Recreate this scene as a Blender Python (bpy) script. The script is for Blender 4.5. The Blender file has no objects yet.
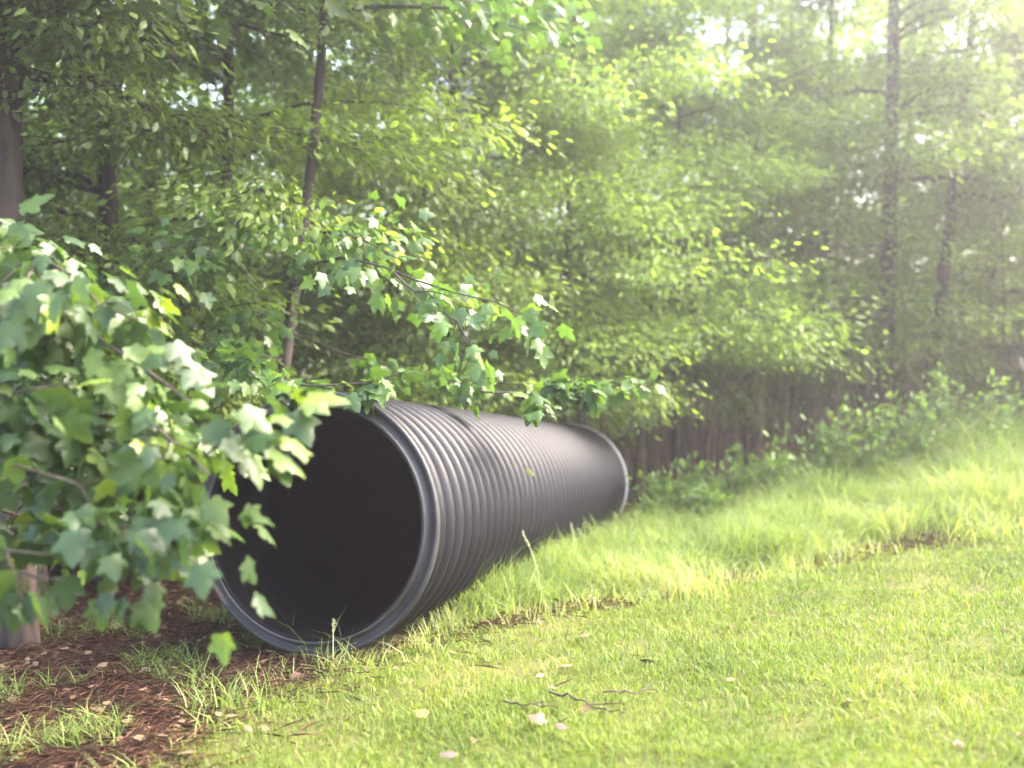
import bpy, math, random
import numpy as np
from mathutils import Vector, Matrix

random.seed(7)
RNG = np.random.default_rng(11)
SEED_MAPLE = 5
scene = bpy.context.scene
COL = scene.collection
R = math.radians

# ------------------------------------------------------------------ camera
F = 924.0            # focal length in pixels of the 1024 px wide frame
PITCH = R(-3.0)
CAM = np.array([0.0, 0.0, 1.5])
cp, sp = math.cos(PITCH), math.sin(PITCH)


def at(px, py, depth):
    """point seen at a pixel, `depth` metres in front of the lens -> world"""
    x = (px - 512.0) / F * depth
    u = (384.0 - py) / F * depth
    return np.array([x, depth * cp - u * sp, CAM[2] + depth * sp + u * cp])


# ------------------------------------------------------------------ terrain
ctrl = [at(512, 768, 3.1), at(1024, 768, 3.0), at(0, 768, 3.6), at(640, 600, 5.9), at(1024, 528, 7.5),
        at(1024, 447, 12.0), at(640, 521, 11.0), at(800, 485, 11.5), at(0, 690, 4.7),
        at(430, 655, 4.7), at(1400, 560, 6.0)]
ctrl += [np.array(p) for p in [(-1.05, 4.75, -0.17), (0.85, 10.7, -0.92), (-0.1, 7.7, -0.55), (-4, 8, -.55),
                               (-3, 14, -1.0), (3, 17, -1.0), (10, 20, -.5), (13, 11, .15), (0, -3, .02), (-8, -3, -.1),
                               (8, -3, .2), (-10, 12, -.7), (24, 24, -.3), (-20, 24, -1.1), (0, 32, -1.2), (-12, 2, -.4),
                               (20, 0, .5), (-3.2, 5.2, -.3)]]
ctrl = np.array(ctrl)


def _k(r):
    return np.where(r > 1e-9, r * r * np.log(np.maximum(r, 1e-9)), 0.0)


_n = len(ctrl)
_d = np.linalg.norm(ctrl[:, None, :2] - ctrl[None, :, :2], axis=2)
_A = np.zeros((_n + 3, _n + 3))
_A[:_n, :_n] = _k(_d) + np.eye(_n) * 0.4
_A[:_n, _n] = 1
_A[:_n, _n + 1:] = ctrl[:, :2]
_A[_n:, :_n] = _A[:_n, _n:].T
_W = np.linalg.solve(_A, np.concatenate([ctrl[:, 2], np.zeros(3)]))


def smooth_h(x, y):
    x = np.atleast_1d(np.asarray(x, float)); y = np.atleast_1d(np.asarray(y, float))
    cx, cy = 3.0, 10.0
    dx, dy = x - cx, y - cy
    r = np.hypot(dx, dy)
    s = np.where(r > 24, 24 / np.maximum(r, 1e-6), 1.0)       # beyond 24 m keep the rim height
    xx, yy = cx + dx * s, cy + dy * s
    out = np.zeros_like(xx)
    for i in range(_n):
        out += _W[i] * _k(np.hypot(xx - ctrl[i, 0], yy - ctrl[i, 1]))
    out += _W[_n] + _W[_n + 1] * xx + _W[_n + 2] * yy
    return out


def lumps(x, y):
    return (0.018 * np.sin(x * 3.1 + 1.3 * np.sin(y * 1.7)) * np.sin(y * 2.7 + x) +
            0.010 * np.sin(x * 7.3 + y * 4.1) * np.sin(y * 8.1 - x * 2.0) +
            0.006 * np.sin(x * 17.0 + 3 * np.sin(y * 6)) * np.sin(y * 19.0))


def ground(x, y):
    return smooth_h(x, y) + lumps(np.atleast_1d(x), np.atleast_1d(y))


def gz(x, y):
    return float(ground(x, y)[0])


def hit(px, py):
    """where the sight line of a pixel meets the ground"""
    d = np.linspace(1.5, 60, 1200)
    pts = np.array([at(px, py, t) for t in d])
    h = smooth_h(pts[:, 0], pts[:, 1])
    below = np.nonzero(pts[:, 2] < h)[0]
    i = below[0] if len(below) else len(d) - 1
    return pts[i]


# zones of the ground, as polylines in world metres
edge_lawn = np.array([hit(*p)[:2] for p in [(440, 640), (520, 622), (640, 600), (760, 575), (900, 550), (1024, 528)]])
edge_bare = np.array([hit(*p)[:2] for p in [(185, 768), (235, 730), (300, 690), (370, 655), (430, 630)]])
edge_wood = np.array([hit(*p)[:2] for p in [(632, 532), (700, 512), (800, 490), (900, 470), (1024, 447)]])


def interp_ext(v, xs, ys):
    o = np.argsort(xs); xs = xs[o]; ys = ys[o]
    r = np.interp(v, xs, ys)
    sl = (ys[1] - ys[0]) / (xs[1] - xs[0]); r = np.where(v < xs[0], ys[0] + (v - xs[0]) * sl, r)
    sr = (ys[-1] - ys[-2]) / (xs[-1] - xs[-2]); r = np.where(v > xs[-1], ys[-1] + (v - xs[-1]) * sr, r)
    return r


# pipe axis
P0 = at(312, 522, 4.80)
P1 = at(569, 483, 10.85)
AX = (P1 - P0); PL = np.linalg.norm(AX); AX = AX / PL
axis_xy = AX[:2] / np.linalg.norm(AX[:2])
side_xy = np.array([axis_xy[1], -axis_xy[0]])      # towards the lawn
L_xy = PL * np.linalg.norm(AX[:2])


def zones(x, y):
    """weights lawn, tall, bare (pine straw), wood  (0..1)"""
    x = np.asarray(x, float); y = np.asarray(y, float)
    w = 0.16 * np.sin(x * 2.3 + 1.1) + 0.10 * np.sin(x * 5.9 + y * 3.0) + 0.06 * np.sin(x * 13 + y * 9)
    ylawn = interp_ext(x, edge_lawn[:, 0], edge_lawn[:, 1]) + w
    xbare = interp_ext(y, edge_bare[:, 1], edge_bare[:, 0]) + w * .7
    xbare = np.where(y < edge_bare[0, 1], edge_bare[0, 0] - (edge_bare[0, 1] - y) * .45 + w * .6, xbare)
    ywood = interp_ext(x, edge_wood[:, 0], edge_wood[:, 1]) + w * 2
    # along / across the pipe
    rel = np.stack([x - P0[0], y - P0[1]], -1)
    across = rel @ side_xy
    along = rel @ axis_xy
    sm = lambda t, k: 1 / (1 + np.exp(-np.clip(t / k, -40, 40)))
    right_of_pipe = sm(across - 0.12 - np.clip(-along, 0, 3) * .0, .06)
    after = sm(along - L_xy, .25)
    open_side = np.where(along < 0, sm(x - xbare, .10), right_of_pipe)
    wood = np.clip(np.where(along > 0, sm(y - ywood, .25) * np.where(x > .2, 1, 1), 0), 0, 1)
    left_wood = sm(-(across + 1.6), .5)
    wood = np.maximum(wood, left_wood)
    lawn = sm(ylawn - y, .07) * open_side
    tall = (1 - sm(ylawn - y, .12)) * open_side * (1 - wood)
    bare = np.clip(1 - open_side, 0, 1)
    return lawn, tall, bare, wood


# ------------------------------------------------------------------ mesh helpers
def mesh_obj(name, verts, faces_idx, loops_per_face, mat, parent=None, smooth=False, attr=None, matidx=None):
    """verts Nx3; faces_idx flat index array; loops_per_face int or array"""
    me = bpy.data.meshes.new(name)
    verts = np.asarray(verts, np.float32)
    fi = np.asarray(faces_idx, np.int32).ravel()
    if np.isscalar(loops_per_face):
        nf = len(fi) // loops_per_face
        tot = np.full(nf, loops_per_face, np.int32)
    else:
        tot = np.asarray(loops_per_face, np.int32); nf = len(tot)
    start = np.concatenate([[0], np.cumsum(tot)[:-1]]).astype(np.int32)
    me.vertices.add(len(verts)); me.vertices.foreach_set('co', verts.ravel())
    me.loops.add(len(fi)); me.loops.foreach_set('vertex_index', fi)
    me.polygons.add(nf); me.polygons.foreach_set('loop_start', start)
    try:
        me.polygons.foreach_set('loop_total', tot)
    except Exception:
        pass
    if smooth:
        me.polygons.foreach_set('use_smooth', np.ones(nf, bool))
    for m in (mat if isinstance(mat, (list, tuple)) else [mat]):
        me.materials.append(m)
    if matidx is not None:
        me.polygons.foreach_set('material_index', np.asarray(matidx, np.int32))
    if attr:
        for k, v in attr.items():
            a = me.attributes.new(k, 'FLOAT', 'POINT'); a.data.foreach_set('value', np.asarray(v, np.float32))
    me.update(calc_edges=True)
    me.validate(verbose=False)
    ob = bpy.data.objects.new(name, me)
    COL.objects.link(ob)
    if parent is not None:
        ob.parent = parent
    return ob


def thing(name, loc, label, cat, group=None):
    o = bpy.data.objects.new(name, None)
    o.empty_display_size = .1
    o.location = loc
    COL.objects.link(o)
    return tag(o, label, cat, group)


def tag(o, label=None, cat=None, group=None, kind=None):
    if label: o['label'] = label
    if cat: o['category'] = cat
    if group: o['group'] = group
    if kind: o['kind'] = kind
    return o


class Tubes:
    """collects tapered bent tubes into one mesh"""
    def __init__(s):
        s.v, s.f, s.n = [], [], 0
        s.off = None

    def add(s, pts, radii, seg=6, bark=0.0):
        pts = np.asarray(pts, float); radii = np.asarray(radii, float)
        if s.off is not None and not clear_of_pipe(resample(pts, 16) + s.off).all():
            return
        n = len(pts)
        t = np.gradient(pts, axis=0); t /= np.maximum(np.linalg.norm(t, axis=1, keepdims=True), 1e-9)
        up = np.array([0.31, 0.92, 0.2])
        a = np.cross(t, up); a /= np.maximum(np.linalg.norm(a, axis=1, keepdims=True), 1e-9)
        b = np.cross(t, a)
        ang = np.linspace(0, 2 * math.pi, seg, endpoint=False)
        rr = radii[:, None] * (1 + bark * RNG.uniform(-1, 1, (n, seg)))
        ring = pts[:, None] + rr[..., None] * (np.cos(ang)[None, :, None] * a[:, None] + np.sin(ang)[None, :, None] * b[:, None])
        s.v.append(ring.reshape(-1, 3))
        i, j = np.meshgrid(np.arange(n - 1), np.arange(seg), indexing='ij')
        j2 = (j + 1) % seg
        q = np.stack([i * seg + j, i * seg + j2, (i + 1) * seg + j2, (i + 1) * seg + j], -1).reshape(-1, 4) + s.n
        s.f.append(q)
        s.n += n * seg

    def build(s, name, mat, parent=None, offset=(0, 0, 0)):
        v = np.concatenate(s.v) - np.asarray(offset)
        return mesh_obj(name, v, np.concatenate(s.f), 4, mat, parent, smooth=True)


def resample(pts, n):
    pts = np.asarray(pts, float)
    d = np.concatenate([[0], np.cumsum(np.linalg.norm(np.diff(pts, axis=0), axis=1))])
    t = np.linspace(0, d[-1], n)
    # smooth catmull-like: linear then blur
    out = np.stack([np.interp(t, d, pts[:, k]) for k in range(3)], -1)
    for _ in range(2):
        o2 = out.copy(); o2[1:-1] = (out[:-2] + 2 * out[1:-1] + out[2:]) / 4; out = o2
    return out


# leaf templates: (verts kx3 [x across, y along, z up], triangles)
def lobed_leaf():
    half = [(0.0, 0.02), (.20, -.04), (.40, .03), (.34, .20), (.46, .30), (.58, .56), (.40, .56), (.30, .60), (.24, .72), (.20, .86), (0, 1.10)]
    rgt = half
    lft = [(-x, y) for x, y in half[1:-1]][::-1]
    out = rgt + lft
    v = [(0, .40, .03)] + [(x, y, -.22 * abs(x) - .12 * y * y + (.04 if i % 2 else -.02)) for i, (x, y) in enumerate(out)]
    k = len(out)
    f = [(0, 1 + i, 1 + (i + 1) % k) for i in range(k)]
    return np.array(v, float), np.array(f)


def oval_leaf():
    v = [(0, 0, 0), (.26, .35, -.04), (.2, .72, -.07), (0, 1, -.12), (-.2, .72, -.07), (-.26, .35, -.04), (0, .5, .03)]
    f = [(6, 0, 1), (6, 1, 2), (6, 2, 3), (6, 3, 4), (6, 4, 5), (6, 5, 0)]
    return np.array(v, float), np.array(f)


def simple_leaf():
    v = [(0, 0, 0), (.21, .42, -.05), (0, 1, -.1), (-.21, .42, -.05)]
    f = [(0, 1, 2), (0, 2, 3)]
    return np.array(v, float), np.array(f)


LOBED, OVAL, SIMPLE = lobed_leaf(), oval_leaf(), simple_leaf()
NARROW = (OVAL[0] * [.85, 1, 1], OVAL[1])


def clear_of_pipe(pos):
    rel = pos - P0
    al = rel @ AX
    d = np.linalg.norm(rel - al[:, None] * AX, axis=1)
    return ~((d < .785) & (al > -.02) & (al < PL + .1)) & ~((d < .62) & (al <= -.05) & (al > -.25))


def leaf_mesh(name, tmpl, pos, out_dir, nrm, size, mat, parent=None, offset=(0, 0, 0), tone=None):
    wpos = pos + (np.array(parent.location) if (parent is not None and not np.any(offset)) else 0)
    if parent is not None and name in ('crown', 'foliage'):
        ok = clear_of_pipe(wpos)
        pos, out_dir, nrm, size = pos[ok], out_dir[ok], nrm[ok], size[ok]
    tv, tf = tmpl
    N, k = len(pos), len(tv)
    y = out_dir / np.maximum(np.linalg.norm(out_dir, axis=1, keepdims=True), 1e-9)
    x = np.cross(y, nrm); x /= np.maximum(np.linalg.norm(x, axis=1, keepdims=True), 1e-9)
    z = np.cross(x, y)
    s = size[:, None]
    V = (pos[:, None] + (s * tv[None, :, 0])[..., None] * x[:, None] + (s * tv[None, :, 1])[..., None] * y[:, None]
         + (s * tv[None, :, 2])[..., None] * z[:, None])
    Fc = (tf[None] + (np.arange(N) * k)[:, None, None]).reshape(-1, 3)
    V = V.reshape(-1, 3) - np.asarray(offset)
    if tone is None:
        tone = RNG.random(N)
    return mesh_obj(name, V, Fc, 3, mat, parent, smooth=False, attr={'tone': np.repeat(tone, k)})


# ------------------------------------------------------------------ materials
def new_mat(name):
    m = bpy.data.materials.new(name); m.use_nodes = True
    nt = m.node_tree; nt.nodes.clear()
    return m, nt, nt.nodes, nt.links


def ramp(nodes, stops):
    r = nodes.new('ShaderNodeValToRGB')
    e = r.color_ramp.elements
    while len(e) < len(stops): e.new(.5)
    for el, (p, c) in zip(e, stops):
        el.position = p; el.color = (*c, 1)
    return r


def leaf_mat(name, stops, rough=.45, trans=.35, tcol=(1.5, 1.6, .7), spec=.5, noise=1.2):
    m, nt, N, L = new_mat(name)
    a = N.new('ShaderNodeAttribute'); a.attribute_name = 'tone'
    geo = N.new('ShaderNodeTexCoord')
    ns = N.new('ShaderNodeTexNoise'); ns.inputs['Scale'].default_value = noise; ns.inputs['Detail'].default_value = 2
    L.new(geo.outputs['Object'], ns.inputs['Vector'])
    mx = N.new('ShaderNodeMath'); mx.operation = 'MULTIPLY_ADD'
    mx.inputs[1].default_value = .6
    L.new(a.outputs['Fac'], mx.inputs[0])
    m2 = N.new('ShaderNodeMath'); m2.operation = 'MULTIPLY_ADD'; m2.inputs[1].default_value = 1.1; m2.inputs[2].default_value = -.35
    L.new(ns.outputs['Fac'], m2.inputs[0]); L.new(m2.outputs[0], mx.inputs[2])
    r = ramp(N, stops); L.new(mx.outputs[0], r.inputs[0])
    p = N.new('ShaderNodeBsdfPrincipled')
    L.new(r.outputs[0], p.inputs['Base Color'])
    p.inputs['Roughness'].default_value = rough
    p.inputs['Specular IOR Level'].default_value = spec
    t = N.new('ShaderNodeBsdfTranslucent')
    mc = N.new('ShaderNodeMix'); mc.data_type = 'RGBA'; mc.blend_type = 'MULTIPLY'; mc.inputs[0].default_value = 1
    L.new(r.outputs[0], mc.inputs[6]); mc.inputs[7].default_value = (*tcol, 1)
    L.new(mc.outputs[2], t.inputs['Color'])
    ms = N.new('ShaderNodeMixShader'); ms.inputs[0].default_value = trans
    L.new(p.outputs[0], ms.inputs[1]); L.new(t.outputs[0], ms.inputs[2])
    o = N.new('ShaderNodeOutputMaterial'); L.new(ms.outputs[0], o.inputs[0])
    return m


def bark_mat(name, c1, c2, scale=14):
    m, nt, N, L = new_mat(name)
    tc = N.new('ShaderNodeTexCoord'); mp = N.new('ShaderNodeMapping'); mp.inputs['Scale'].default_value = (1, 1, .22)
    L.new(tc.outputs['Object'], mp.inputs[0])
    ns = N.new('ShaderNodeTexNoise'); ns.inputs['Scale'].default_value = scale; ns.inputs['Detail'].default_value = 5
    L.new(mp.outputs[0], ns.inputs['Vector'])
    r = ramp(N, [(.35, c1), (.65, c2)]); L.new(ns.outputs['Fac'], r.inputs[0])
    p = N.new('ShaderNodeBsdfPrincipled'); L.new(r.outputs[0], p.inputs['Base Color']); p.inputs['Roughness'].default_value = .9
    b = N.new('ShaderNodeBump'); b.inputs['Strength'].default_value = .8; b.inputs['Distance'].default_value = .02
    L.new(ns.outputs['Fac'], b.inputs['Height']); L.new(b.outputs[0], p.inputs['Normal'])
    o = N.new('ShaderNodeOutputMaterial'); L.new(p.outputs[0], o.inputs[0])
    return m


def plastic_mat(name, c1, c2, rough, bump=.15):
    m, nt, N, L = new_mat(name)
    tc = N.new('ShaderNodeTexCoord')
    ns = N.new('ShaderNodeTexNoise'); ns.inputs['Scale'].default_value = 3.5; ns.inputs['Detail'].default_value = 6; ns.inputs['Roughness'].default_value = .65
    L.new(tc.outputs['Object'], ns.inputs['Vector'])
    r = ramp(N, [(.38, c1), (.72, c2)]); L.new(ns.outputs['Fac'], r.inputs[0])
    p = N.new('ShaderNodeBsdfPrincipled'); L.new(r.outputs[0], p.inputs['Base Color'])
    mr = N.new('ShaderNodeMapRange'); mr.inputs['To Min'].default_value = rough - .07; mr.inputs['To Max'].default_value = rough + .12
    L.new(ns.outputs['Fac'], mr.inputs[0]); L.new(mr.outputs[0], p.inputs['Roughness'])
    n2 = N.new('ShaderNodeTexNoise'); n2.inputs['Scale'].default_value = 60; n2.inputs['Detail'].default_value = 3
    L.new(tc.outputs['Object'], n2.inputs['Vector'])
    b = N.new('ShaderNodeBump'); b.inputs['Strength'].default_value = bump; b.inputs['Distance'].default_value = .003
    L.new(n2.outputs['Fac'], b.inputs['Height']); L.new(b.outputs[0], p.inputs['Normal'])
    o = N.new('ShaderNodeOutputMaterial'); L.new(p.outputs[0], o.inputs[0])
    return m


def blade_mat(name, stops, trans=.35):
    return leaf_mat(name, stops, rough=.5, trans=trans, tcol=(1.4, 1.45, .7), spec=.35, noise=.9)


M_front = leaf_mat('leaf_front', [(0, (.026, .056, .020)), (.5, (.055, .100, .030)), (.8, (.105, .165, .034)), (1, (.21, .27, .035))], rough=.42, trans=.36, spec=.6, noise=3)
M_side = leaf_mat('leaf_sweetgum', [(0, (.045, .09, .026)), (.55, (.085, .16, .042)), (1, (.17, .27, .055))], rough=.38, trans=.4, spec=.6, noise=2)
M_wood = [
    leaf_mat('leaf_mid', [(0, (0.081, 0.128, 0.034)), (.5, (0.175, 0.250, 0.057)), (1, (0.288, 0.371, 0.086))], trans=.56, noise=.8),
    leaf_mat('leaf_light', [(0, (0.112, 0.179, 0.040)), (.5, (0.225, 0.320, 0.069)), (1, (0.362, 0.461, 0.115))], trans=.56, noise=.8),
    leaf_mat('leaf_deep', [(0, (0.050, 0.083, 0.029)), (.5, (0.112, 0.166, 0.048)), (1, (0.200, 0.269, 0.075))], trans=.45, noise=.8),
]
M_weed = leaf_mat('leaf_weed', [(0, (.08, .14, .045)), (.5, (.15, .24, .065)), (1, (.25, .34, .10))], trans=.4, noise=2)
M_grass = blade_mat('grass_short', [(0, (.075, .13, .025)), (.45, (.15, .215, .040)), (.8, (.235, .295, .055)), (1, (.34, .29, .13))], trans=.4)
M_tall = blade_mat('grass_tall', [(0, (.07, .12, .035)), (.35, (.18, .26, .065)), (.65, (.29, .36, .12)), (.9, (.38, .39, .19)), (1, (.44, .37, .25))], trans=.45)
M_bark_brown = bark_mat('bark_brown', (.035, .025, .021), (.11, .075, .06))
M_bark_dark = bark_mat('bark_dark', (.022, .018, .017), (.075, .058, .052))
M_twig = bark_mat('twig_bark', (.045, .03, .025), (.13, .09, .06), 30)
M_stem = bark_mat('green_stem', (.09, .13, .04), (.2, .2, .08), 30)
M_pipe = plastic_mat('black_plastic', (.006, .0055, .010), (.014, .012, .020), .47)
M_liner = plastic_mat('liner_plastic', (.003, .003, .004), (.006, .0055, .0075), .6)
M_pipe.node_tree.nodes['Principled BSDF'].inputs['Specular IOR Level'].default_value = .42
M_liner.node_tree.nodes['Principled BSDF'].inputs['Specular IOR Level'].default_value = .2
M_rim = plastic_mat('worn_grey_plastic', (.030, .028, .033), (.06, .056, .064), .48)
M_gasket = plastic_mat('pale_rim_plastic', (.62, .61, .64), (.80, .79, .82), .5)


def straw_litter_mat(name, cols):
    m, nt, N, L = new_mat(name)
    a = N.new('ShaderNodeAttribute'); a.attribute_name = 'tone'
    r = ramp(N, cols); L.new(a.outputs['Fac'], r.inputs[0])
    p = N.new('ShaderNodeBsdfPrincipled'); L.new(r.outputs[0], p.inputs['Base Color']); p.inputs['Roughness'].default_value = .8
    o = N.new('ShaderNodeOutputMaterial'); L.new(p.outputs[0], o.inputs[0])
    return m


M_straw = straw_litter_mat('pine_straw', [(0, (.04, .02, .014)), (.5, (.15, .062, .040)), (.85, (.26, .125, .075)), (1, (.26, .18, .11))])
M_litter = straw_litter_mat('dry_leaf_litter', [(0, (.08, .045, .03)), (.5, (.20, .115, .07)), (1, (.19, .13, .08))])


def ground_mat():
    m, nt, N, L = new_mat('ground_soil')
    tc = N.new('ShaderNodeTexCoord')
    n1 = N.new('ShaderNodeTexNoise'); n1.inputs['Scale'].default_value = 1.6; n1.inputs['Detail'].default_value = 8; n1.inputs['Roughness'].default_value = .74
    n2 = N.new('ShaderNodeTexNoise'); n2.inputs['Scale'].default_value = 28; n2.inputs['Detail'].default_value = 6; n2.inputs['Roughness'].default_value = .75
    for n in (n1, n2): L.new(tc.outputs['Object'], n.inputs['Vector'])
    mixf = N.new('ShaderNodeMath'); mixf.operation = 'MULTIPLY_ADD'; mixf.inputs[1].default_value = .55
    hf = N.new('ShaderNodeMath'); hf.operation = 'MULTIPLY'; hf.inputs[1].default_value = .45
    L.new(n2.outputs['Fac'], hf.inputs[0]); L.new(n1.outputs['Fac'], mixf.inputs[0]); L.new(hf.outputs[0], mixf.inputs[2])
    bare = ramp(N, [(.36, (.035, .022, .017)), (.5, (.075, .042, .030)), (.62, (.14, .078, .052))])
    lawn = ramp(N, [(.36, (.075, .08, .028)), (.5, (.13, .145, .04)), (.64, (.21, .18, .075))])
    L.new(mixf.outputs[0], bare.inputs[0]); L.new(mixf.outputs[0], lawn.inputs[0])
    a = N.new('ShaderNodeAttribute'); a.attribute_name = 'lawn'
    mx = N.new('ShaderNodeMix'); mx.data_type = 'RGBA'
    L.new(a.outputs['Fac'], mx.inputs[0]); L.new(bare.outputs[0], mx.inputs[6]); L.new(lawn.outputs[0], mx.inputs[7])
    p = N.new('ShaderNodeBsdfPrincipled'); L.new(mx.outputs[2], p.inputs['Base Color']); p.inputs['Roughness'].default_value = .95
    p.inputs['Specular IOR Level'].default_value = .2
    b = N.new('ShaderNodeBump'); b.inputs['Strength'].default_value = .9; b.inputs['Distance'].default_value = .03
    L.new(n2.outputs['Fac'], b.inputs['Height']); L.new(b.outputs[0], p.inputs['Normal'])
    o = N.new('ShaderNodeOutputMaterial'); L.new(p.outputs[0], o.inputs[0])
    return m


# ------------------------------------------------------------------ ground sheet
def axis_coords(lo, hi, step, far):
    c = list(np.arange(lo, hi + 1e-6, step))
    a, s = hi, step
    while a < far: s *= 1.35; a += s; c.append(a)
    a, s = lo, step
    while a > -far: s *= 1.35; a -= s; c.insert(0, a)
    return np.array(c)


gx = axis_coords(-6, 12, .09, 90); gy = axis_coords(0, 18, .09, 90)
GX, GY = np.meshgrid(gx, gy, indexing='ij')
gh = ground(GX.ravel(), GY.ravel())
lw, tl, br, wd = zones(GX.ravel(), GY.ravel())
gv = np.stack([GX.ravel(), GY.ravel(), gh], -1)
nx, ny = len(gx), len(gy)
ii, jj = np.meshgrid(np.arange(nx - 1), np.arange(ny - 1), indexing='ij')
gf = np.stack([ii * ny + jj, (ii + 1) * ny + jj, (ii + 1) * ny + jj + 1, ii * ny + jj + 1], -1).reshape(-1, 4)
patch = .5 + .5 * np.sin(GX.ravel() * 4.1 + GY.ravel()) * np.sin(GY.ravel() * 3.7 - GX.ravel() * 1.3)
g = mesh_obj('ground', gv, gf, 4, ground_mat(), smooth=True, attr={'lawn': np.clip(lw * .9 + tl * .45 * patch, 0, 1) * (1 - wd) * (1 - .5 * np.exp(-((GY.ravel() - interp_ext(GX.ravel(), edge_lawn[:, 0], edge_lawn[:, 1]) - .08) / .26) ** 2))})
tag(g, 'sloping ground of brown soil and pine straw under the grass', 'ground', kind='structure')


# ------------------------------------------------------------------ grass
def in_pipe(x, y, margin=.0):
    rel = np.stack([x - P0[0], y - P0[1]], -1)
    al, ac = rel @ axis_xy, rel @ side_xy
    zc = P0[2] + (P1[2] - P0[2]) * np.clip(al / L_xy, 0, 1)
    h = ground(x, y)
    dz = h + .02 - zc
    return (al > -.02) & (al < L_xy + .02) & ((ac ** 2 + dz ** 2 < (.70 + margin) ** 2) | (ac ** 2 + (dz + .14) ** 2 < .67 ** 2))


def scatter(n, xr, yr, weight, near=2.6, power=1.6):
    """random ground points, denser near where the photographer stands"""
    out = []
    got = 0
    for _ in range(60):
        m = int(n * 3)
        x = RNG.uniform(*xr, m); y = RNG.uniform(*yr, m)
        d = np.hypot(x, y)
        # keep what the photograph could see from about here, with a wide margin
        ok = (np.abs(x) < .95 * np.maximum(y, 0) + 1.6) & (y > .6)
        pr = np.clip((near / np.maximum(d, near)) ** power, 0, 1) * weight(x, y) * ok
        k = RNG.random(m) < pr
        out.append(np.stack([x[k], y[k]], -1)); got += k.sum()
        if got >= n: break
    return np.concatenate(out)[:n]


def blades(name, pts, hgt, wid, bend, mat, segs=2, lean_dir=None, tone=None):
    n = len(pts)
    x, y = pts[:, 0], pts[:, 1]
    base = np.stack([x, y, ground(x, y) - .008], -1)
    az = RNG.uniform(0, 2 * math.pi, n)
    d = np.stack([np.cos(az), np.sin(az)], -1)
    if lean_dir is not None:
        d = d + np.asarray(lean_dir); d /= np.linalg.norm(d, axis=1, keepdims=True)
    wv = np.stack([-d[:, 1], d[:, 0], np.zeros(n)], -1)
    rot = RNG.uniform(-.9, .9, n)[:, None]
    wv = wv * np.cos(rot) + np.stack([d[:, 0], d[:, 1], np.zeros(n)], -1) * np.sin(rot)
    rows = []
    for k in range(segs + 1):
        t = k / segs
        off = bend * hgt * t ** 1.8
        c = base + np.stack([d[:, 0] * off, d[:, 1] * off, hgt * (t - .38 * bend * t ** 2.4)], -1)
        w = wid * (1 - t ** 1.6) * .5
        if k < segs:
            rows += [c - wv * w[:, None], c + wv * w[:, None]]
        else:
            rows += [c]
    k = len(rows)
    V = np.stack(rows, 1)
    tris = []
    for s in range(segs - 1):
        a = 2 * s
        tris += [(a, a + 1, a + 3), (a, a + 3, a + 2)]
    a = 2 * (segs - 1)
    tris += [(a, a + 1, a + 2)]
    tris = np.array(tris)
    Fc = (tris[None] + (np.arange(n) * k)[:, None, None]).reshape(-1, 3)
    if tone is None: tone = RNG.random(n)
    return mesh_obj(name, V.reshape(-1, 3), Fc, 3, mat, attr={'tone': np.repeat(tone, k)})


def lawn_tone(p):
    x, y = p[:, 0], p[:, 1]
    e = interp_ext(x, edge_lawn[:, 0], edge_lawn[:, 1])
    worn = np.clip(1 - (x - .2) / 2.2, 0, 1) * np.clip(1 - np.abs(y - e + .7) / 1.3, 0, 1)
    blot = .5 + .5 * np.sin(x * 7.7 + 2 * np.sin(y * 4.4)) * np.sin(y * 6.9 - x * 2)
    r = RNG.random(len(x))
    dead = RNG.random(len(x)) < (.06 + .40 * worn * blot + .10 * blot ** 3)
    return np.where(dead, 1.05, r * .85 + .12 * (blot - .5))


def w_lawn(x, y):
    l, t, b, w = zones(x, y)
    thin = np.sin(x * 3.3 + 2 * np.sin(y * 2.1)) * np.sin(y * 4.0) + .8 * np.sin(x * 9.1 + 2 * np.sin(y * 5)) * np.sin(y * 8.3 + x * 3) + .5 * np.sin(x * 23 + y * 11) * np.sin(y * 19)
    e = interp_ext(x, edge_lawn[:, 0], edge_lawn[:, 1])
    worn = np.clip(1 - (x - .2) / 1.6, 0, 1) * np.clip(1 - np.abs(y - e + .8) / 1.0, 0, 1)
    strip = np.exp(-((y - e) / .24) ** 2) * (.6 + .4 * np.sin(x * 4.3 + .6))
    return np.clip(l * (.70 + .26 * thin - .18 * worn), .12 * l, 1) * (1 - .78 * strip) * ~in_pipe(x, y, .0)


pts = scatter(210000, (-3.5, 10), (.6, 12), w_lawn, near=2.9, power=1.7)
d = np.hypot(pts[:, 0], pts[:, 1])
n = len(pts)
hg = RNG.uniform(.022, .058, n) * (1 + .12 * d / 3)
o = blades('grass', pts, hg, RNG.uniform(.0035, .0065, n) * (1 + .22 * np.maximum(d - 3, 0)), RNG.uniform(.2, 1.1, n), M_grass, 2, tone=lawn_tone(pts))
tag(o, 'short mown bright green grass of the lawn', 'grass', kind='stuff')


def w_tall(x, y):
    l, t, b, w = zones(x, y)
    cl = .5 + .5 * np.sin(x * 5.3 + 2.2 * np.sin(y * 3.1)) * np.sin(y * 4.6 + x * 1.7)
    e = interp_ext(x, edge_lawn[:, 0], edge_lawn[:, 1])
    gap = 1 - .88 * np.exp(-((y - e - .12) / .34) ** 2) * (.70 + .30 * np.sin(x * 4.3 + .6))
    return np.clip(t * (.30 + .95 * cl) * gap, 0, 1) * ~in_pipe(x, y, -.01)


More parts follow.
